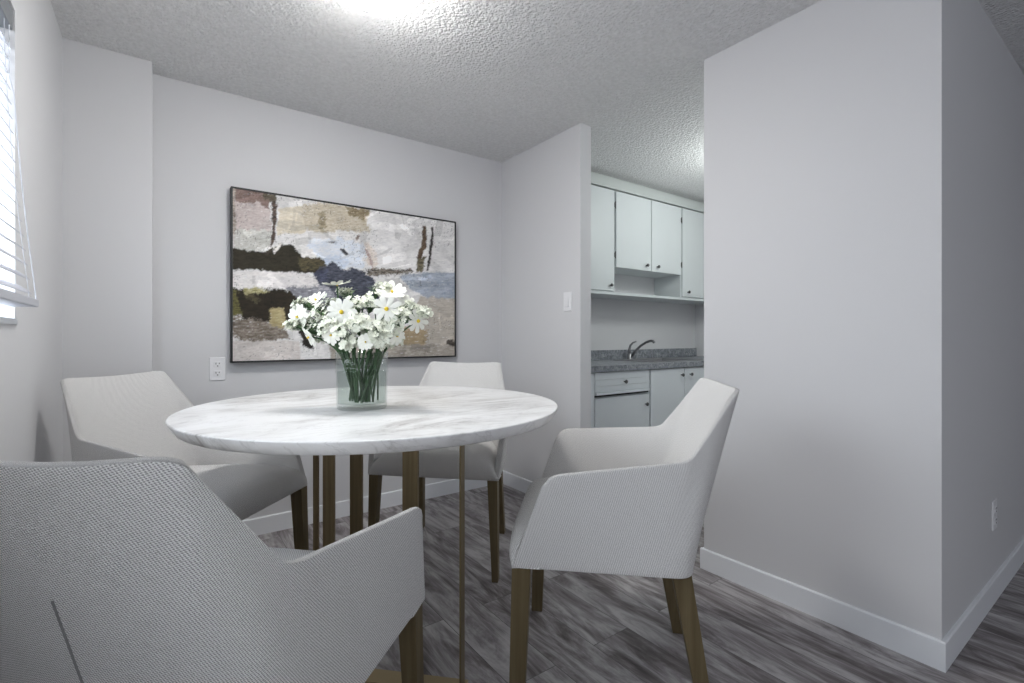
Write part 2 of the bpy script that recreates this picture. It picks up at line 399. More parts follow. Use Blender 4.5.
def shell_mesh():
    Bp, Tp = half_paths(); n = len(Bp)
    mir = lambda p: V((-p.x, p.y, p.z))
    B_ = Bp+[mir(p) for p in Bp[-2::-1]]; T_ = Tp+[mir(p) for p in Tp[-2::-1]]
    m = len(B_); R = 18
    P = [[B_[i].lerp(T_[i], j/R) for j in range(R+1)] for i in range(m)]
    def relax(G, it):
        for _ in range(it):
            H = [list(row) for row in G]
            for i in range(1, m-1):
                for j in range(1, R): H[i][j] = G[i][j]*.5+(G[i-1][j]+G[i+1][j]+G[i][j-1]+G[i][j+1])*.125
            G = H
        return G
    P = relax(P, 4)
    bm = bmesh.new(); uvl = bm.loops.layers.uv.new('UVMap')
    Nn = [[None]*(R+1) for _ in range(m)]
    for i in range(m):
        for j in range(R+1):
            du = P[min(i+1, m-1)][j]-P[max(i-1, 0)][j]; dv = P[i][min(j+1, R)]-P[i][max(j-1, 0)]
            nn = dv.cross(du)
            nn.normalize()
            Nn[i][j] = nn
    sgn = 1 if Nn[10][5].x > 0 else -1
    Nn = [[q*sgn for q in row] for row in Nn]
    for _ in range(4):   # smooth the offset directions
        Nn = [[(Nn[max(i-1, 0)][j]+Nn[i][j]*2+Nn[min(i+1, m-1)][j]).normalized() for j in range(R+1)] for i in range(m)]
    out = [[bm.verts.new(P[i][j]) for j in range(R+1)] for i in range(m)]
    def th(i, j):
        back = max(0, 1-abs(i-(m-1)/2)/((m-1)/2)*1.9)
        v = j/R
        return .013+.015*min(1, (1-v)*4)+.022*back*min(1, (1-v)*3)
    I_ = relax([[P[i][j]-Nn[i][j]*th(i, j) for j in range(R+1)] for i in range(m)], 34)
    inn = [[bm.verts.new(I_[i][j]) for j in range(R+1)] for i in range(m)]
    # arc-length uvs
    ul = [0]
    for i in range(1, m): ul.append(ul[-1]+((P[i][R//2]-P[i-1][R//2]).length))
    vl = lambda i, j: P[i][j].z*1.05
    uv = {}
    for i in range(m):
        for j in range(R+1):
            uv[out[i][j]] = (ul[i], vl(i, j)); uv[inn[i][j]] = (ul[i]+2.003, vl(i, j)+.011)
    for i in range(m-1):
        for j in range(R):
            bm.faces.new((out[i][j], out[i+1][j], out[i+1][j+1], out[i][j+1]))
            bm.faces.new((inn[i][j], inn[i][j+1], inn[i+1][j+1], inn[i+1][j]))
    for i in range(m-1):
        bm.faces.new((out[i][R], out[i+1][R], inn[i+1][R], inn[i][R]))
        bm.faces.new((out[i][0], inn[i][0], inn[i+1][0], out[i+1][0]))
    for i in (0, m-1):
        for j in range(R): bm.faces.new((out[i][j], out[i][j+1], inn[i][j+1], inn[i][j]))
    for f in bm.faces:
        for l in f.loops: l[uvl].uv = uv[l.vert]
    return bm, P
def cushion_mesh():
    bm = bmesh.new(); uvl = bm.loops.layers.uv.new('UVMap')
    prof = [(.256, .452), (.264, .462), (.271, .480), (.274, .500), (.272, .520), (.263, .541), (.246, .557), (.22, .567), (.18, .573), (.12, .576), (.04, .576), (-.06, .573), (-.15, .57), (-.225, .567)]
    A = 30; rows = []; uv = {}
    s = 0; last = None
    for (y, z) in prof:
        if last: s += math.hypot(y-last[0], z-last[1])
        last = (y, z); row = []
        for k in range(A+1):
            a = -1+2*k/A; a = math.sin(a*PI/2)*.25+a*.75
            h = (max(0, 1-abs(a)**4.5))**(1/2.6)
            W = .3115 if y > -.08 else .3115-(-.08-y)*.62
            yy = .256+(y-.256)*h if y > .256 else y
            if y <= .256 and y > .15: yy = y
            zz = .452+(z-.452)*max(h, .02)
            W *= (1 - .07*max(0, (zz-.455)/.12))
            if y <= .15: W = min(W, .29-.03*min(1, max(0, (.15-y)/.2)) if y > -.08 else .262-(-.08-y)*.4)
            v = bm.verts.new((a*W, yy, zz)); uv[v] = (a*W+5, s+.3); row.append(v)
        rows.append(row)
    for r0, r1 in zip(rows, rows[1:]):
        for k in range(A): bm.faces.new((r0[k], r0[k+1], r1[k+1], r1[k]))
    base = [bm.verts.new((v.co.x, rows[-1][0].co.y, .452)) for v in rows[-1]]
    for v in base: uv[v] = (v.co.x, 0)
    for k in range(A): bm.faces.new((rows[-1][k], rows[-1][k+1], base[k+1], base[k]))
    bmesh.ops.remove_doubles(bm, verts=bm.verts, dist=1e-5)
    bot = bm.faces.new([v for v in rows[0] if v.is_valid]+[v for v in base[::-1] if v.is_valid])
    for f in bm.faces:
        for l in f.loops: l[uvl].uv = uv.get(l.vert, (l.vert.co.x, l.vert.co.y))
    return bm
def leg_mesh(top, foot, tw, td, fw, fd):
    bm = bmesh.new()
    def q(c, w, d): return [V((c[0]+a*w/2, c[1]+b*d/2, c[2])) for a, b in ((-1, -1), (1, -1), (1, 1), (-1, 1))]
    frustum(bm, q(foot, fw, fd), q(top, tw, td)); return bm
CH_LABEL = {
 'A': 'light grey woven armchair nearest the camera, seen from its back',
 'B': 'light grey fabric armchair at left, between the table and the outlet',
 'C': 'light grey fabric armchair behind the table, in the corner by the light switch',
 'D': 'light grey fabric armchair at right, in front of the kitchen opening'}
def make_chair():
    t = thing('armchair', CH_LABEL['D'], 'chair', group='armchairs round the marble table')
    bm, P = shell_mesh(); o = obj('shell', bm, M_fabric, t, smooth=True, bev=.0035, seg=3, ang=50)
    o = obj('seat_cushion', cushion_mesh(), M_fabric, t, smooth=True)
    for s in (1, -1):
        obj('leg', leg_mesh((s*.283, .231, .452), (s*.297, .246, 0), .046, .053, .028, .042), M_leg, t, bev=.002)
        obj('leg', leg_mesh((s*.220, -.209, .452), (s*.237, -.286, 0), .046, .053, .028, .038), M_leg, t, bev=.002)
    m = len(P); c = P[(m-1)//2]
    bm = bmesh.new(); tube(bm, [c[j]+V((0, -.0005, 0)) for j in range(0, 12)], .0018, 6)
    obj('back_seam', bm, M_seam, t)
    return t
def dup(root, loc, rz, label):
    r = root.copy(); C.objects.link(r); r.location = loc; r.rotation_euler = (0, 0, rz); r['label'] = label
    for ch in list(root.children):
        c = ch.copy(); C.objects.link(c); c.parent = r
    return r
chair = make_chair()
POSE = {'D': (1.204, 1.13, 135), 'C': (1.199, 2.186, -135), 'B': (.126, 2.18, -45), 'A': (.130, 1.124, 45)}
x, y, a = POSE['D']; chair.location = (x, y, 0); chair.rotation_euler = (0, 0, math.radians(a-90))
for k in 'CBA':
    x, y, a = POSE[k]; dup(chair, (x, y, 0), math.radians(a-90), CH_LABEL[k])

# ------------------------------------------------------------ painting
PX0, PX1, PZ0, PZ1 = .310, 1.678, .9605, 1.899; PYF = YB-.055
pt = thing('painting', 'large abstract painting in thin black frame on the back wall', 'painting', ((PX0+PX1)/2, YB, (PZ0+PZ1)/2))
def nz(x, y, s, seed=0): return noise.noise(Vector((x*s, y*s, seed*7.31)))
def fb(x, y, s, seed=0, o=5):
    v = 0; a = 1
    for k in range(o): v += a*nz(x, y, s*2**k, seed+k); a *= .55
    return v
def lin(c): return tuple((v/255/12.92 if v/255 <= .04045 else ((v/255+.055)/1.055)**2.4) for v in c)
def to_px(x, z):
    d = SY*x+CY*PYF; r = CY*x-SY*PYF
    return 505.06+484.17*r/d, 336.69-484.17*(z-1.1)/d
def inpoly(x, y, poly):
    c = False; n = len(poly); j = n-1
    for i in range(n):
        xi, yi = poly[i]; xj, yj = poly[j]
        if (yi > y) != (yj > y) and x < (xj-xi)*(y-yi)/(yj-yi)+xi: c = not c
        j = i
    return c
# (polygon in photograph pixels of the canvas, colour A, colour B, edge raggedness)
LAYERS = [
 ([(225, 180), (470, 200), (470, 370), (225, 370)], (192, 190, 190), (206, 204, 202), 1),
 ([(231, 186), (268, 191), (270, 215), (248, 205), (240, 212), (236, 205), (235, 190)], (140, 118, 110), (120, 98, 92), 1.2),
 ([(231, 200), (245, 203), (258, 201), (270, 212), (271, 236), (232, 234)], (172, 158, 155), (190, 180, 176), 1.5),
 ([(232, 228), (272, 230), (270, 246), (252, 252), (231, 246)], (188, 188, 184), (170, 168, 160), 2),
 ([(231, 186), (235, 187), (236, 232), (231, 236)], (120, 104, 96), (180, 172, 160), 1.5),
 ([(279, 208), (303, 206), (306, 233), (278, 234)], (190, 180, 160), (202, 194, 178), 1.5),
 ([(303, 205), (318, 202), (345, 205), (369, 212), (369, 232), (340, 230), (322, 233), (304, 229)], (192, 183, 166), (172, 160, 138), 2.2),
 ([(346, 205), (369, 209), (366, 221), (352, 216)], (120, 106, 80), (150, 136, 108), 3),
 ([(319, 213), (325, 212), (328, 222), (325, 229), (319, 228)], (122, 110, 88), (160, 148, 122), 2),
 ([(272, 196), (277, 196), (276, 240), (271, 248), (272, 225)], (52, 42, 38), (110, 92, 82), 1.3),
 ([(263, 192), (278, 195), (275, 203), (264, 199)], (110, 100, 84), (70, 62, 50), 1.5),
 ([(305, 240), (345, 238), (366, 245), (366, 268), (340, 268), (320, 262)], (186, 194, 206), (200, 202, 206), 3),
 ([(322, 258), (340, 254), (350, 262), (342, 270), (326, 268)], (168, 182, 202), (190, 196, 206), 2),
 ([(366, 240), (374, 248), (378, 262), (374, 270), (367, 262)], (190, 178, 168), (204, 196, 190), 2),
 # dark olive band
 ([(229, 246), (250, 251), (268, 252), (279, 244), (293, 245), (303, 257), (321, 259), (328, 266), (326, 272), (300, 272), (280, 273), (255, 269), (229, 270)], (54, 48, 32), (40, 36, 24), 1.6),
 ([(296, 258), (327, 259), (325, 270), (302, 270)], (96, 88, 60), (58, 52, 36), 2),
 # ink blue mass
 ([(322, 266), (335, 262), (345, 270), (356, 268), (372, 276), (378, 290), (376, 304), (362, 310), (340, 306), (326, 292), (318, 282), (313, 274)], (46, 49, 62), (88, 92, 106), 2.2),
 ([(312, 272), (326, 270), (330, 278), (320, 282)], (84, 90, 112), (54, 56, 76), 2),
 # white brushed band
 ([(229, 274), (262, 271), (296, 272), (312, 276), (320, 284), (318, 290), (290, 289), (262, 288), (229, 289)], (210, 206, 204), (194, 190, 190), 1),
 ([(286, 287), (318, 287), (334, 296), (330, 306), (296, 302)], (142, 142, 150), (112, 112, 120), 2.5),
 # second dark mass
 ([(229, 289), (260, 288), (284, 290), (300, 297), (304, 310), (292, 322), (270, 322), (250, 320), (229, 310)], (48, 40, 26), (34, 28, 18), 2),
 ([(229, 290), (238, 290), (240, 305), (245, 316), (229, 316)], (116, 112, 60), (70, 66, 36), 2),
 ([(243, 289), (258, 287), (270, 290), (262, 293), (247, 294)], (190, 182, 140), (130, 124, 70), 2),
 ([(270, 309), (284, 307), (284, 328), (270, 328)], (150, 136, 92), (176, 162, 120), 1.5),
 ([(229, 316), (246, 318), (268, 322), (286, 330), (290, 340), (266, 341), (244, 342), (232, 334)], (150, 140, 130), (104, 92, 80), 2.6),
 ([(300, 318), (312, 324), (310, 340), (314, 350), (304, 346), (298, 330)], (30, 26, 24), (52, 46, 40), 1.3),
 ([(232, 341), (300, 341), (300, 364), (231, 364)], (196, 190, 186), (184, 176, 172), 1),
 # blue-grey band right
 ([(400, 276), (424, 272), (458, 272), (458, 298), (430, 298), (412, 290)], (144, 154, 170), (166, 172, 182), 1.5),
 ([(368, 268), (410, 270), (412, 274), (370, 276)], (60, 56, 50), (140, 130, 118), 2.6),
 # taupe lower right
 ([(420, 297), (458, 298), (458, 358), (330, 362), (330, 340), (410, 334)], (168, 160, 148), (184, 176, 166), 1.6),
 ([(395, 326), (430, 330), (424, 346), (392, 345)], (156, 136, 104), (172, 154, 124), 2),
 ([(330, 346), (458, 344), (458, 358), (330, 362)], (150, 142, 132), (170, 162, 152), 1.2),
 ([(448, 340), (455, 339), (455, 346), (447, 344)], (50, 44, 40), (90, 82, 74), 1.5),
 # drips
 ([(423, 226), (426, 226), (427, 246), (420, 260), (417, 270), (417, 258), (421, 246)], (72, 54, 40), (110, 92, 74), .9),
 ([(417, 258), (426, 256), (424, 271), (417, 272)], (120, 112, 90), (60, 54, 42), 1.6),
 ([(432, 227), (434, 227), (433, 246), (429, 270), (427, 271), (430, 248)], (60, 54, 52), (40, 36, 36), .6),
 ([(273, 252), (280, 243), (282, 244), (275, 254)], (214, 210, 204), (196, 190, 184), .5),
 ([(268, 250), (275, 246), (276, 248), (269, 253)], (210, 206, 200), (190, 186, 180), .5),
 ([(264, 252), (275, 247), (272, 252), (266, 255)], (44, 38, 30), (70, 60, 48), 1),
 ([(246, 296), (252, 293), (262, 300), (256, 304), (250, 300)], (88, 80, 56), (60, 52, 34), 1.6),
 ([(318, 284), (330, 288), (336, 298), (328, 300)], (160, 160, 168), (126, 126, 136), 2),
 ([(340, 248), (344, 248), (349, 254), (346, 255), (342, 253)], (44, 44, 50), (70, 70, 76), .8),
 ([(326, 242), (336, 241), (334, 243)], (90, 90, 92), (110, 108, 108), .5),
 ([(356, 238), (359, 234), (360, 236), (358, 241)], (110, 96, 88), (140, 128, 120), .5),
 ([(365, 248), (368, 250), (373, 262), (372, 270), (370, 262)], (150, 128, 124), (170, 150, 144), .8),
]
LAY = [([(p[0], p[1]) for p in L_[0]], lin(L_[1]), lin(L_[2]), L_[3], min(p[0] for p in L_[0])-5, max(p[0] for p in L_[0])+5, min(p[1] for p in L_[0])-5, max(p[1] for p in L_[0])+5) for L_ in LAYERS]
GX, GZ = 300, 206
kr = random.Random(21); KNIFE = []
for _ in range(210):
    a_ = kr.choice([0, 0, 0, PI/2, .5, -.4])+kr.uniform(-.25, .25)
    KNIFE.append((kr.uniform(231, 456), kr.uniform(188, 362), math.cos(a_), math.sin(a_), kr.uniform(3, 15), kr.uniform(.5, 4), kr.choice([.80, .87, .92, 1.07, 1.12, 1.2])))
fw = .009; bm = bmesh.new(); grid = []; cols = []
for j in range(GZ+1):
    row = []
    for i in range(GX+1):
        x = PX0+fw+(PX1-PX0-2*fw)*i/GX; z = PZ0+fw+(PZ1-PZ0-2*fw)*j/GZ
        u, v = to_px(x, z)
        w1, w2 = fb(u, v, .16, 1), fb(u, v*1.3, .16, 9)
        acc = [0, 0, 0]
        for (ju, jv) in ((-.45, -.2), (.4, -.35), (.05, .5)):
            h1, h2 = nz(u+ju, v+jv, 1.3, 3), nz(u+ju, v+jv, 1.7, 5)
            col = None
            for k, (pl, ca, cb, rg, x0, x1, y0, y1) in enumerate(LAY):
                if not (x0 <= u <= x1 and y0 <= v <= y1): continue
                if inpoly(u+ju+(w1*1.5+h1*.9)*rg, v+jv+(w2*1.1+h2*.8)*rg, pl):
                    t = max(0, min(1, .5+fb(u*.7, v*2.4, .30, 20+k)*.75+.25*nz(u, v*2, 1.9, k)))
                    col = tuple(ca[q]*(1-t)+cb[q]*t for q in range(3))
            for q in range(3): acc[q] += col[q]/3
        col = tuple(acc)
        # dragged knife streaks, lighter and darker than their ground
        st = fb(u*.35, v*2.2, .55, 70, 3)
        if st > .50 and sum(col) > .45: col = tuple(c*(1-a_)+.62*a_ for c in col for a_ in (min(.75, (st-.50)*2.2),))
        elif st < -.62 and sum(col) > .9: col = tuple(c*(1-.5*min(1, (-.62-st)*2.2)) for c in col)
        # cracks and flecks
        cr = abs(nz(u*1.5, v*.5, .34, 81))
        if cr < .022 and nz(u, v, .05, 82) > .12: col = tuple(c*.55 for c in col)
        g = 1+.07*nz(u*.5, v*2, .8, 40)+.05*nz(u, v, 1.6, 41)+.13*fb(u, v, .045, 44, 3)
        mm_ = sum(col)/3; col = tuple((c*.9+mm_*.1)*(1.0+.32*min(1, mm_*1.7)) for c in col)
        for (qx, qy, ca_, sa_, ql, qw, qf) in KNIFE:
            if abs(u-qx) > ql or abs(v-qy) > ql: continue
            a_ = (u-qx)*ca_+(v-qy)*sa_; b_ = -(u-qx)*sa_+(v-qy)*ca_
            if abs(a_+w1*1.2) < ql and abs(b_+w2*.6) < qw: g *= qf
        cols.append(tuple(c*g for c in col))
        row.append(bm.verts.new((x-(PX0+PX1)/2, -.050-.0010*max(0, fb(u, v, .5, 60, 3)), z-(PZ0+PZ1)/2)))
    grid.append(row)
for j in range(GZ):
    for i in range(GX): bm.faces.new((grid[j][i], grid[j][i+1], grid[j+1][i+1], grid[j+1][i]))
box(bm, PX0+fw-(PX0+PX1)/2, PX1-fw-(PX0+PX1)/2, -.048, 0, PZ0+fw-(PZ0+PZ1)/2, PZ1-fw-(PZ0+PZ1)/2)
cols += [(.5, .5, .5)]*8
def canvas_b(nt, b):
    a = N(nt, 'ShaderNodeAttribute'); a.attribute_name = 'paint'; L(nt, a.outputs['Color'], b.inputs['Base Color'])
    bump(nt, b, noise_n(nt, objco(nt, (1, 1, 2.2)), 60, 5, .7), .2, .001)
cv = obj('canvas', bm, mat('painted_canvas', build=canvas_b, rough=.6, spec=.3), pt)
at = cv.data.color_attributes.new('paint', 'FLOAT_COLOR', 'POINT')
for i, c in enumerate(cols): at.data[i].color = (*c, 1)
bm = bmesh.new(); hx, hz = (PX1-PX0)/2, (PZ1-PZ0)/2
box(bm, -hx, hx, -.055, 0, hz-.008, hz); box(bm, -hx, hx, -.055, 0, -hz, -hz+.008)
box(bm, -hx, -hx+.008, -.055, 0, -hz+.008, hz-.008); box(bm, hx-.008, hx, -.055, 0, -hz+.008, hz-.008)
obj('frame', bm, M_black, pt)

# ------------------------------------------------------------ outlets and switch
def outlet(loc, rz, label):
    t = thing('wall_outlet', label, 'outlet', loc, rz, None)
    obj('cover_plate', BX(-.037, .037, -.006, 0, -.061, .061), M_plate, t, bev=.002)
    for s in (1, -1):
        r = obj('receptacle', BX(-.017, .017, -.0085, -.006, s*.024-.015, s*.024+.015), M_plate, t, bev=.001)
        bm = bmesh.new(); z = s*.024
        box(bm, -.009, -.006, -.0092, -.0084, z-.001, z+.009); box(bm, .006, .009, -.0092, -.0084, z+.001, z+.008)
        box(bm, -.003, .003, -.0092, -.0084, z-.011, z-.006)
        obj('slot', bm, M_dark, r)
    return t
outlet((.2525, YB, .929), 0, 'white double wall outlet beside the lower left corner of the painting')
outlet((2.858, YB0, .352), 0, 'white wall outlet low on the hallway wall at far right')
sw = thing('light_switch', 'white light switch on the partition wall beside the kitchen opening', 'light switch', (X1, 2.262, 1.322), -PI/2)
obj('cover_plate', BX(-.036, .036, -.006, 0, -.060, .060), M_plate, sw, bev=.002)
bm = bmesh.new(); frustum(bm, [V((-.016, -.006, -.033)), V((.016, -.006, -.033)), V((.016, -.006, .033)), V((-.016, -.006, .033))], [V((-.015, -.012, -.031)), V((.015, -.012, -.031)), V((.015, -.008, .031)), V((-.015, -.008, .031))])
obj('rocker', bm, M_plate, sw)

# ------------------------------------------------------------ kitchen
def knob(parent, x, y, z):
    bm = bmesh.new()
    lathe(bm, [(0, 0), (.0055, 0), (.0045, .010), (.006, .014), (.013, .018), (.0145, .023), (.011, .028), (0, .030)], 20)
    bmesh.ops.rotate(bm, verts=bm.verts, cent=(0, 0, 0), matrix=Matrix.Rotation(PI/2, 3, 'X'))
    return obj('knob', bm, M_knob, parent, smooth=True, loc=(x, y, z))
def cabinet(name, label, cat, x0, x1, y0, y1, z0, z1, doors, m, group, kick=False, hinges=()):
    t = thing(name, label, cat, (x0, y1, z0), 0, group)
    w_, d_, h_ = x1-x0, y1-y0, z1-z0
    bm = bmesh.new()
    if kick: box(bm, 0, w_, -d_+.06, 0, 0, .1); box(bm, 0, w_, -d_, 0, .1, h_)
    else: box(bm, 0, w_, -d_, 0, 0, h_)
    obj('body', bm, m, t)
    for (a, b, c, d, kx, kz) in doors:
        dr = obj('door', BX(a-x0, b-x0, -d_-.019, -d_-.001, c-z0, d-z0), m, t, bev=.003)
        if kx: knob(dr, kx-x0, -d_-.018, kz-z0)
    for hx_, hz_ in hinges:
        bm = bmesh.new(); tube(bm, [(hx_-x0, -d_-.021, hz_-z0-.028), (hx_-x0, -d_-.021, hz_-z0+.028)], .0045, 8)
        box(bm, hx_-x0-.012, hx_-x0+.004, -d_-.0215, -d_-.0185, hz_-z0-.018, hz_-z0+.018)
        obj('hinge', bm, M_knob, t)
    return t
UY = 2.70; GRP = None
YW = YB-.0005
cabinet('wall_cabinet', 'tall white wall cabinet at left over the sink counter, beside the partition', 'cabinet', 2.20, 3.018, UY, YW, 1.462, 2.292,
        [(2.205, 2.558, 1.47, 2.286, 2.52, 1.512), (2.562, 3.006, 1.47, 2.286, 2.955, 1.515)], M_cab, 'white wall cabinets', hinges=[(3.016, 1.765+.0), (3.016, 2.17)])
cabinet('wall_cabinet', 'short white double door wall cabinet above the open shelf nook', 'cabinet', 3.020, 3.916, UY, YW, 1.667, 2.292,
        [(3.030, 3.474, 1.667, 2.286, 3.405, 1.712), (3.482, 3.908, 1.667, 2.286, 3.555, 1.712)], M_cab, 'white wall cabinets', hinges=[(3.912, 1.76), (3.912, 2.17)])
cabinet('wall_cabinet', 'tall white wall cabinet right of the open nook, half hidden by the wall', 'cabinet', 3.918, 4.598, UY, YW, 1.462, 2.292,
        [(3.930, 4.262, 1.47, 2.286, 4.005, 1.515), (4.268, 4.59, 1.47, 2.286, 4.35, 1.515)], M_cab, 'white wall cabinets')
tag(obj('shelf_board', BX(2.20, 4.598, UY-.028, YW, 1.438, 1.4605), M_cab, bev=.002), 'long thin white shelf board running under the wall cabinets', 'shelf')
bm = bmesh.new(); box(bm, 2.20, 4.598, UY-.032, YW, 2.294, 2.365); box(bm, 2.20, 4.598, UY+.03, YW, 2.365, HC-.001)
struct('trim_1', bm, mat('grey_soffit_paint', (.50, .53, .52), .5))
# base units
FY = 2.389
t = thing('base_cabinet', 'pale base cabinet with grooved drawer front, left of the double door unit', 'cabinet', (2.20, YW, 0), 0, 'base cabinets')
bm = bmesh.new(); box(bm, 0, .86, -(YW-FY)+.06, 0, 0, .1); box(bm, 0, .86, -(YW-FY), 0, .1, .851); obj('body', bm, M_cab2, t)
dy = -(YW-FY)
bm = bmesh.new()
for z0, z1 in ((.796, .848), (.752, .794), (.712, .750)): box(bm, .262, .850, dy-.019, dy-.001, z0, z1)
box(bm, .262, .850, dy-.010, dy-.001, .680, .848)
dr = obj('drawer', bm, M_cab2, t, bev=.002); knob(dr, 2.761-2.20, dy-.018, .773)
frb = bmesh.new(); box(frb, .262, .835, dy-.034, dy-.010, .690, .708)
obj('finger_pull', frb, M_cab2, dr, bev=.003)
obj('pull_shadow_strip', BX(.262, .845, dy-.012, dy-.0098, .676, .688), M_dark, dr)  # dark strip standing in for the shade under the finger pull
d = obj('door', BX(.262, .850, dy-.019, dy-.001, .11, .668), M_cab2, t, bev=.003); knob(d, 3.00-2.20, dy-.018, .590)
d = obj('door', BX(.004, .256, dy-.019, dy-.001, .11, .848), M_cab2, t, bev=.003)
cabinet('base_cabinet', 'pale double door base cabinet under the sink', 'cabinet', 3.064, 3.938, FY, YW, 0, .851,
        [(3.070, 3.496, .11, .846, 3.452, .79), (3.504, 3.932, .11, .846, 3.572, .79)], M_cab2, 'base cabinets', kick=True)
cabinet('base_cabinet', 'pale base cabinet at the right end, against the kitchen side wall', 'cabinet', 3.942, 4.598, FY, YW, 0, .851,
        [(3.948, 4.59, .11, .846, 4.0, .79)], M_cab2, 'base cabinets', kick=True)
ct = thing('countertop', 'grey mottled laminate countertop with raised backsplash', 'countertop', (2.2, YW, .853))
SX0, SX1, SYA, SYB = 3.22, 3.86, 2.46, 2.86
bm = bmesh.new()
for x0, x1, y0, y1 in ((2.20, SX0, 2.356, YW), (SX1, 4.598, 2.356, YW), (SX0, SX1, 2.356, SYA), (SX0, SX1, SYB, YW)):
    box(bm, x0-2.2, x1-2.2, y0-YW, y1-YW, 0, .042)
bmesh.ops.remove_doubles(bm, verts=bm.verts, dist=1e-5)
obj('worktop', bm, M_lam, ct)
obj('backsplash', BX(0, 2.396, -.02, 0, .042, .128), M_lam, ct, bev=.003)
sk = thing('sink', 'stainless steel sink set into the grey countertop', 'sink', (3.54, 2.66, .895))
bm = bmesh.new()
def ring(x, y, z): return [V((-x, -y, z)), V((x, -y, z)), V((x, y, z)), V((-x, y, z))]
prof = [ring(.335, .215, .001), ring(.335, .215, .006), ring(.300, .180, .006), ring(.292, .172, -.02), ring(.280, .160, -.04)]
lv = [[bm.verts.new(p) for p in r] for r in prof]
for a, b in zip(lv, lv[1:]):
    for i in range(4): bm.faces.new((a[i], a[(i+1) % 4], b[(i+1) % 4], b[i]))
bm.faces.new(lv[-1])
obj('basin', bm, M_chrome, sk, bev=.003)
fc = thing('faucet', 'dark chrome kitchen faucet with angled spout behind the sink', 'faucet', (3.457, 2.905, .896))
bm = bmesh.new(); lathe(bm, [(0, 0), (.030, 0), (.030, .008), (.020, .014), (.018, .05), (.012, .058), (0, .058)], 28); obj('faucet_base', bm, M_chrome, fc, smooth=True, bev=0)
bm = bmesh.new(); tube(bm, [(.008, -.01, .02), (.02, -.05, .075), (.032, -.10, .125), (.044, -.15, .155), (.052, -.19, .168), (.056, -.215, .165), (.058, -.225, .150)], [.013, .012, .011, .0105, .011, .012, .012], 12)
obj('spout', bm, M_chrome, fc, smooth=True)
bm = bmesh.new(); tube(bm, [(0, 0, .045), (-.004, -.002, .09), (0, -.01, .125), (.012, -.03, .150), (.028, -.055, .162)], [.015, .012, .010, .008, .007], 12)
obj('lever_handle', bm, M_chrome, fc, smooth=True)

# ------------------------------------------------------------ vase and flowers
VX, VY = .5536, 1.600
vs = thing('glass_vase', 'clear round glass vase of flowers standing on the marble table', 'vase', (VX, VY, TZ+.0005))
bm = bmesh.new()
lathe(bm, [(0, 0), (.078, 0), (.081, .004), (.0825, .10), (.083, .118), (.0855, .120), (.0855, .125), (.083, .127), (.083, .130), (.0858, .132), (.0858, .137), (.0835, .139), (.0835, .142), (.086, .144), (.086, .149), (.084, .151), (.0865, .188), (.0835, .188), (.081, .14), (.079, .10), (.077, .018), (0, .016)], 64)
obj('glass_wall', bm, M_glass, vs, smooth=True)
bm = bmesh.new(); lathe(bm, [(0, .018), (.0765, .020), (.0785, .10), (.0795, .122), (0, .122)], 48)
obj('water', bm, M_water, vs, smooth=False)

def px_point(u, v, d):
    lat = (u-505.06)/484.17*d
    return Vector((SY*d+CY*lat, CY*d-SY*lat, 1.1-(v-336.69)/484.17*d))
def petals_bm(R, n, cup, seed, wid=1.0):
    rnd = random.Random(seed); bm = bmesh.new()
    for k in range(n):
        a = 2*PI*k/n+rnd.uniform(-.09, .09); l = R*rnd.uniform(.9, 1.05); cu = cup+rnd.uniform(-.12, .12)
        rows = []
        for i in range(6):
            t = i/5; w = R*wid*(.10+.30*math.sin(min(1, t*1.12)*PI*.62))*(1 if t < 1 else .62)
            r = R*.10+t*(l-R*.10); z = cu*R*(t**1.5)*.55-R*.10*t*t*t
            row = []
            for s in (-1, 0, 1):
                rr = r-(.10*R if (s and i == 5) else 0)+(0 if s else (-.03*R if i == 5 else 0))
                p = V((rr, s*w*.5, z-abs(s)*.03*R*math.sin(PI*t)))
                row.append(bm.verts.new((p.x*math.cos(a)-p.y*math.sin(a), p.x*math.sin(a)+p.y*math.cos(a), p.z+.001*(k % 2))))
            rows.append(row)
        for r0, r1 in zip(rows, rows[1:]):
            for q in (0, 1): bm.faces.new((r0[q], r0[q+1], r1[q+1], r1[q]))
    return bm
def aim(n):   # rotation matrix taking +z to n
    return Vector((0, 0, 1)).rotation_difference(n.normalized()).to_matrix()
rim = Vector((VX, VY, TZ+.19))
def stem_pts(head, j):
    """from the vase floor through the mouth to the head"""
    rnd = random.Random(j*13+5)
    h = Vector(head); out = h-rim; out.z = 0
    a = math.atan2(out.y, out.x)+rnd.uniform(-.5, .5); rr = min(.072, out.length*.55+rnd.uniform(.0, .045))
    mouth = Vector((VX+rr*math.cos(a), VY+rr*math.sin(a), TZ+.185))
    b = a+rnd.uniform(-1.6, 1.6); rb = rnd.uniform(.005, .055)
    foot = Vector((VX+rb*math.cos(b), VY+rb*math.sin(b), TZ+.024))
    mid = (mouth+foot)/2+Vector((rnd.uniform(-.014, .014), rnd.uniform(-.014, .014), 0)); mid.x = VX+(mid.x-VX)*.8; mid.y = VY+(mid.y-VY)*.8
    P = []
    ctl = [foot, mid, mouth, mouth.lerp(h, .5)+Vector((0, 0, .012)), h]
    for i in range(len(ctl)-1):
        p0 = ctl[max(i-1, 0)]; p1 = ctl[i]; p2 = ctl[i+1]; p3 = ctl[min(i+2, len(ctl)-1)]
        for k in range(4):
            t = k/4
            P.append(.5*((2*p1)+(p2-p0)*t+(2*p0-5*p1+4*p2-p3)*t*t+(3*p1-3*p2+p3-p0)*t**3))
    P.append(h); return P
tocam = Vector((-SY, -CY, 0))
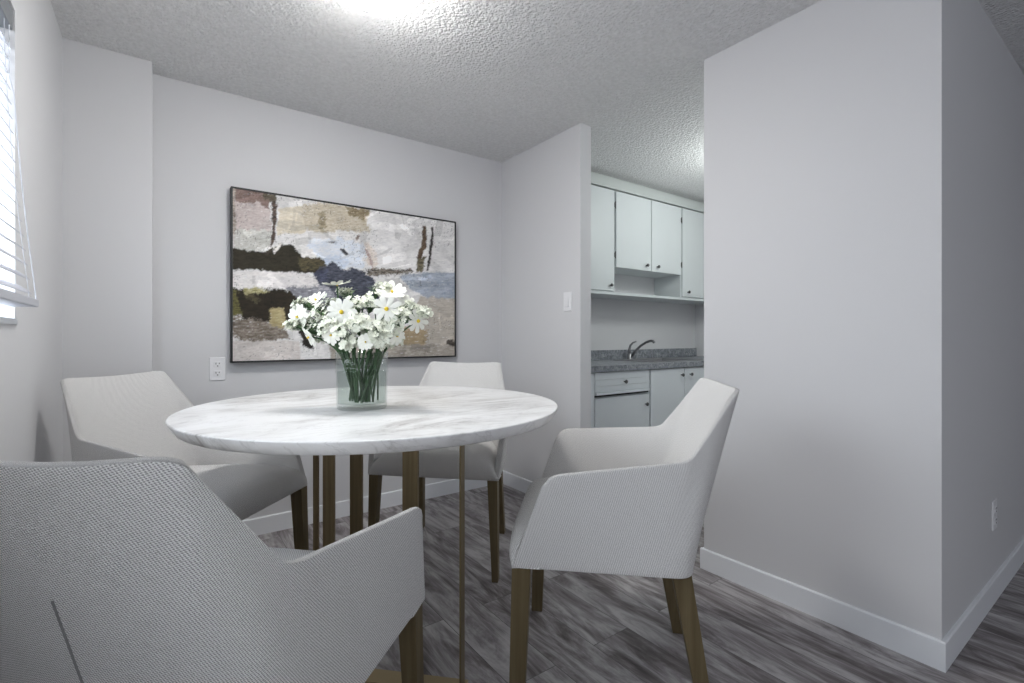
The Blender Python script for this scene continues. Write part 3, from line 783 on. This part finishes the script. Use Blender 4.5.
# (px, py, distance, radius, facing, label)
HEADS = [
 (341.5, 312, 1.545, .050, (0, -.05, 1.0), 'large white daisy facing forward, left of the middle of the bouquet, yellow centre'),
 (386.5, 309, 1.54, .050, (.12, .15, 1.0), 'large white daisy facing forward, right of the middle of the bouquet, yellow centre'),
 (297.5, 317, 1.58, .046, (-.45, -.05, 1), 'white daisy at the far left of the bouquet turned left'),
 (337, 285, 1.62, .052, (-.1, 1.0, .12), 'white daisy standing highest at the left, seen edge-on'),
 (392, 292, 1.64, .056, (.15, .7, .55), 'white daisy at the top right of the bouquet with big upright petals'),
 (418, 321, 1.56, .042, (.7, -.1, .75), 'white daisy at the far right of the bouquet, orange centre'),
 (365.5, 342, 1.52, .030, (.1, -.1, 1), 'small daisy low over the vase rim with yellow centre'),
 (309, 337, 1.56, .040, (-.6, -.5, .5), 'white daisy drooping at the lower left of the bouquet'),
 (316, 300, 1.64, .042, (-.35, .7, .6), 'white daisy at the upper left behind the leftmost one'),
 (408, 303, 1.63, .042, (.6, .5, .6), 'white daisy at the upper right above the orange centred one'),
 (331, 335, 1.53, .036, (-.2, -.3, 1), 'pale daisy low at the left above the vase rim'),
 (362, 304, 1.64, .044, (.0, .8, .6), 'white daisy at the middle back between the two large yellow centred ones'),
 (397, 336, 1.56, .034, (.6, -.3, .6), 'white daisy low at the right over the vase rim'),
]
def to_world_dir(f):   # (right, up, toward the camera)
    return (Vector((CY, -SY, 0))*f[0]+Vector((0, 0, 1))*f[1]+tocam*f[2]).normalized()
for j, (u, v, d, R, f, lab) in enumerate(HEADS):
    h = px_point(u, v, d); n = to_world_dir(f)
    t = thing('daisy', lab, 'flower', tuple(h), 0, 'daisies in the vase')
    Rm = aim(n); 
    bm = petals_bm(R, (11, 9, 13, 12)[j % 4], .15 if f[1] < .6 else .5, j, .92)
    bmesh.ops.transform(bm, matrix=Rm.to_4x4(), verts=bm.verts); obj('petals', bm, M_petal, t, smooth=True)
    RC = R if j in (0, 1, 5) else R*.62
    bm = bmesh.new(); lathe(bm, [(0, -.003), (RC*.09, -.002), (RC*.14, .002), (RC*.12, .005), (RC*.07, .0075), (0, .0085)], 14)
    bmesh.ops.transform(bm, matrix=Rm.to_4x4(), verts=bm.verts); obj('flower_center', bm, M_yel, t, smooth=True)
    bm = bmesh.new(); tube(bm, [p-h for p in stem_pts(h-n*.004, j)], [.0034]*11+[.0026]*6, 6); obj('stem', bm, M_stem, t, smooth=True)
# airy filler sprigs: one head of fine twigs and blossoms each
def sprig(u, v, d, spread, nf, j, lab):
    rnd = random.Random(100+j); h = px_point(u, v, d)
    t = thing('filler_sprig', lab, 'flower sprig', tuple(h), 0, 'small blossom sprigs in the vase')
    bs = bmesh.new(); bf = bmesh.new()
    base = rim-h; base.z = max(base.z, -.10)
    root = base*.45
    tube(bs, [p-h for p in stem_pts(h+root, 50+j)], [.0030]*11+[.0018]*6, 5)
    for k in range(nf):
        while True:
            o_ = V((rnd.uniform(-1, 1), rnd.uniform(-1, 1), rnd.uniform(-1, 1)))
            if o_.length <= 1: break
        tip = V((o_.x*spread, o_.y*spread, o_.z*spread*.75))
        mid = root.lerp(tip, .55)+V((rnd.uniform(-.006, .006), rnd.uniform(-.006, .006), .004))
        tube(bs, [root, mid, tip], [.0012, .0009, .0006], 4)
        nrm = (tip-root).normalized()+tocam*.4+V((rnd.uniform(-.5, .5), rnd.uniform(-.5, .5), rnd.uniform(-.2, .6)))
        pb = petals_bm(rnd.uniform(.0075, .0135), 5, .5, j*97+k, 1.7)
        bmesh.ops.transform(pb, matrix=Matrix.Translation(tip) @ aim(nrm).to_4x4(), verts=pb.verts)
        me = bpy.data.meshes.new('t'); pb.to_mesh(me); pb.free(); bf.from_mesh(me); bpy.data.meshes.remove(me)
    # leaves under the waterline and in the neck of the vase
    sp = stem_pts(h+root, 50+j)
    for k in range(4, 12):
        a = rnd.uniform(0, 2*PI); st = sp[k]-h; l = rnd.uniform(.018, .032)
        e = st+V((math.cos(a)*l*.5, math.sin(a)*l*.5, l*.85)); q = e+h; rad = math.hypot(q.x-VX, q.y-VY)
        if rad > .066 and q.z < TZ+.19: e.x = (q.x-VX)*.066/rad+VX-h.x; e.y = (q.y-VY)*.066/rad+VY-h.y
        sd = V((-math.sin(a), math.cos(a), 0))*.0045; mm = st.lerp(e, .5)
        q4 = mm+h; rr_ = math.hypot(q4.x-VX, q4.y-VY)
        p = [bs.verts.new(w_) for w_ in (st, mm+sd*(1 if rr_ < .06 else .3), e, mm-sd*(1 if rr_ < .06 else .3))]
        bs.faces.new(p)
    # slim leaves
    for k in range(14):
        a = rnd.uniform(0, 2*PI); l = rnd.uniform(.03, .06)
        dirn = (V((math.cos(a), math.sin(a), rnd.uniform(.0, .8)))).normalized(); st = root*rnd.uniform(.2, .9)
        sd = dirn.cross(V((0, 0, 1))).normalized()*.0032
        p = [bs.verts.new(q) for q in (st, st+dirn*l*.5+sd, st+dirn*l, st+dirn*l*.5-sd)]
        fce = bs.faces.new(p); fce.material_index = 1
    o = obj('twigs', bs, [M_stem, M_leaf], t)
    o = obj('blossoms', bf, M_cream, t, smooth=True); o['kind'] = 'stuff'
SPR = [(292, 325, 1.57, .026, 'at the far left edge, under the leftmost daisy'), (424, 313, 1.57, .024, 'at the far right edge beyond the orange centred daisy'), (300, 303, 1.60, .028, 'at the upper left edge above the leftmost daisy'), (383, 287, 1.66, .030, 'at the top behind the tall right daisy'),
 (309, 322, 1.60, .040, 'at the left side beneath the leftmost daisy'), (318, 312, 1.57, .040, 'left of the forward-facing left daisy'),
 (325, 325, 1.54, .038, 'lower left in front, under the left yellow centred daisy'), (342, 330, 1.53, .040, 'front middle-left just over the rim'),
 (357, 322, 1.53, .042, 'front middle between the two yellow centred daisies'), (372, 328, 1.53, .040, 'front middle-right over the rim'),
 (388, 329, 1.55, .038, 'lower right under the right yellow centred daisy'), (402, 318, 1.56, .040, 'right of the right yellow centred daisy'),
 (412, 309, 1.59, .034, 'at the upper right edge'), (355, 303, 1.60, .040, 'upper middle behind the two large daisies'),
 (374, 300, 1.61, .040, 'upper middle-right under the tall daisy'), (329, 303, 1.60, .036, 'upper left under the edge-on daisy'),
 (350, 343, 1.54, .032, 'lowest at the vase rim, left of centre'), (380, 343, 1.54, .032, 'lowest at the vase rim, right of centre'),
 (365, 335, 1.60, .045, 'in the core of the bouquet behind the smallest daisy'), (400, 308, 1.66, .036, 'at the back right behind the daisies'),
 (320, 335, 1.60, .036, 'behind the drooping lower left daisy'), (394, 340, 1.60, .030, 'behind the low right daisy'), (345, 292, 1.66, .028, 'beneath the highest daisy at the back'),
 (390, 318, 1.62, .040, 'in the core of the bouquet behind the right yellow centred daisy')]
for j, (u, v, d, s, lab) in enumerate(SPR):
    sprig(u, v, d, s, 38, j, 'cream blossom sprig '+lab)

# ------------------------------------------------------------ lights
def area(name, loc, rot, sx, sy, power, col=(1, 1, 1)):
    l = bpy.data.lights.new(name, 'AREA'); l.shape = 'RECTANGLE'; l.size = sx; l.size_y = sy; l.energy = power; l.color = col
    o = bpy.data.objects.new(name, l); C.objects.link(o); o.location = loc; o.rotation_euler = rot; return o
area('rear_fill_light', (2.05, YR+.05, 1.35), (PI/2, 0, 0), 3.0, 1.6, 2, (.93, .96, 1.0))  # added fill lamp at the unseen rear opening
area('window_daylight', (XL-.16, 1.36, 1.6), (0, -PI/2, 0), .9, 1.2, 27, (.92, .95, 1))
# added fill lamp in the unseen side opening, brightens the facing walls
area('side_fill_light', (XL-.05, -.45, 1.35), (0, -PI/2, 0), 1.4, 1.5, 6.5, (.93, .96, 1))
kl = bpy.data.lights.new('kitchen_ceiling_lamp', 'POINT'); kl.energy = 17; kl.shadow_soft_size = .13; kl.color = (.95, 1, .97)
ko = bpy.data.objects.new('kitchen_ceiling_lamp', kl); C.objects.link(ko); ko.location = (3.45, 1.66, HC-.26)
area('overhead_fill_light', (2.2, -1.6, HC-.06), (0, 0, 0), .5, .5, 2, (1, .98, .97))  # added unseen lamp, weak fill from behind the camera
w = bpy.data.worlds.new('overcast_sky'); bpy.context.scene.world = w; w.use_nodes = True
w.node_tree.nodes['Background'].inputs[0].default_value = (.86, .91, 1, 1); w.node_tree.nodes['Background'].inputs[1].default_value = 1.3

# ------------------------------------------------------------ camera
cd = bpy.data.cameras.new('camera'); cam = bpy.data.objects.new('camera', cd); C.objects.link(cam)
cam.location = (0, 0, 1.1); cam.rotation_euler = (PI/2, 0, -.6203)
cd.sensor_width = 36; cd.lens = 484.17/1024*36; cd.clip_start = .02
cd.shift_x = (512-505.06)/1024; cd.shift_y = (336.69-341.5)/1024
sc = bpy.context.scene; sc.camera = cam
sc.view_settings.view_transform = 'Standard'; sc.view_settings.look = 'None'
sc.view_settings.gamma = 1; sc.view_settings.use_curve_mapping = False; sc.view_settings.exposure = .09
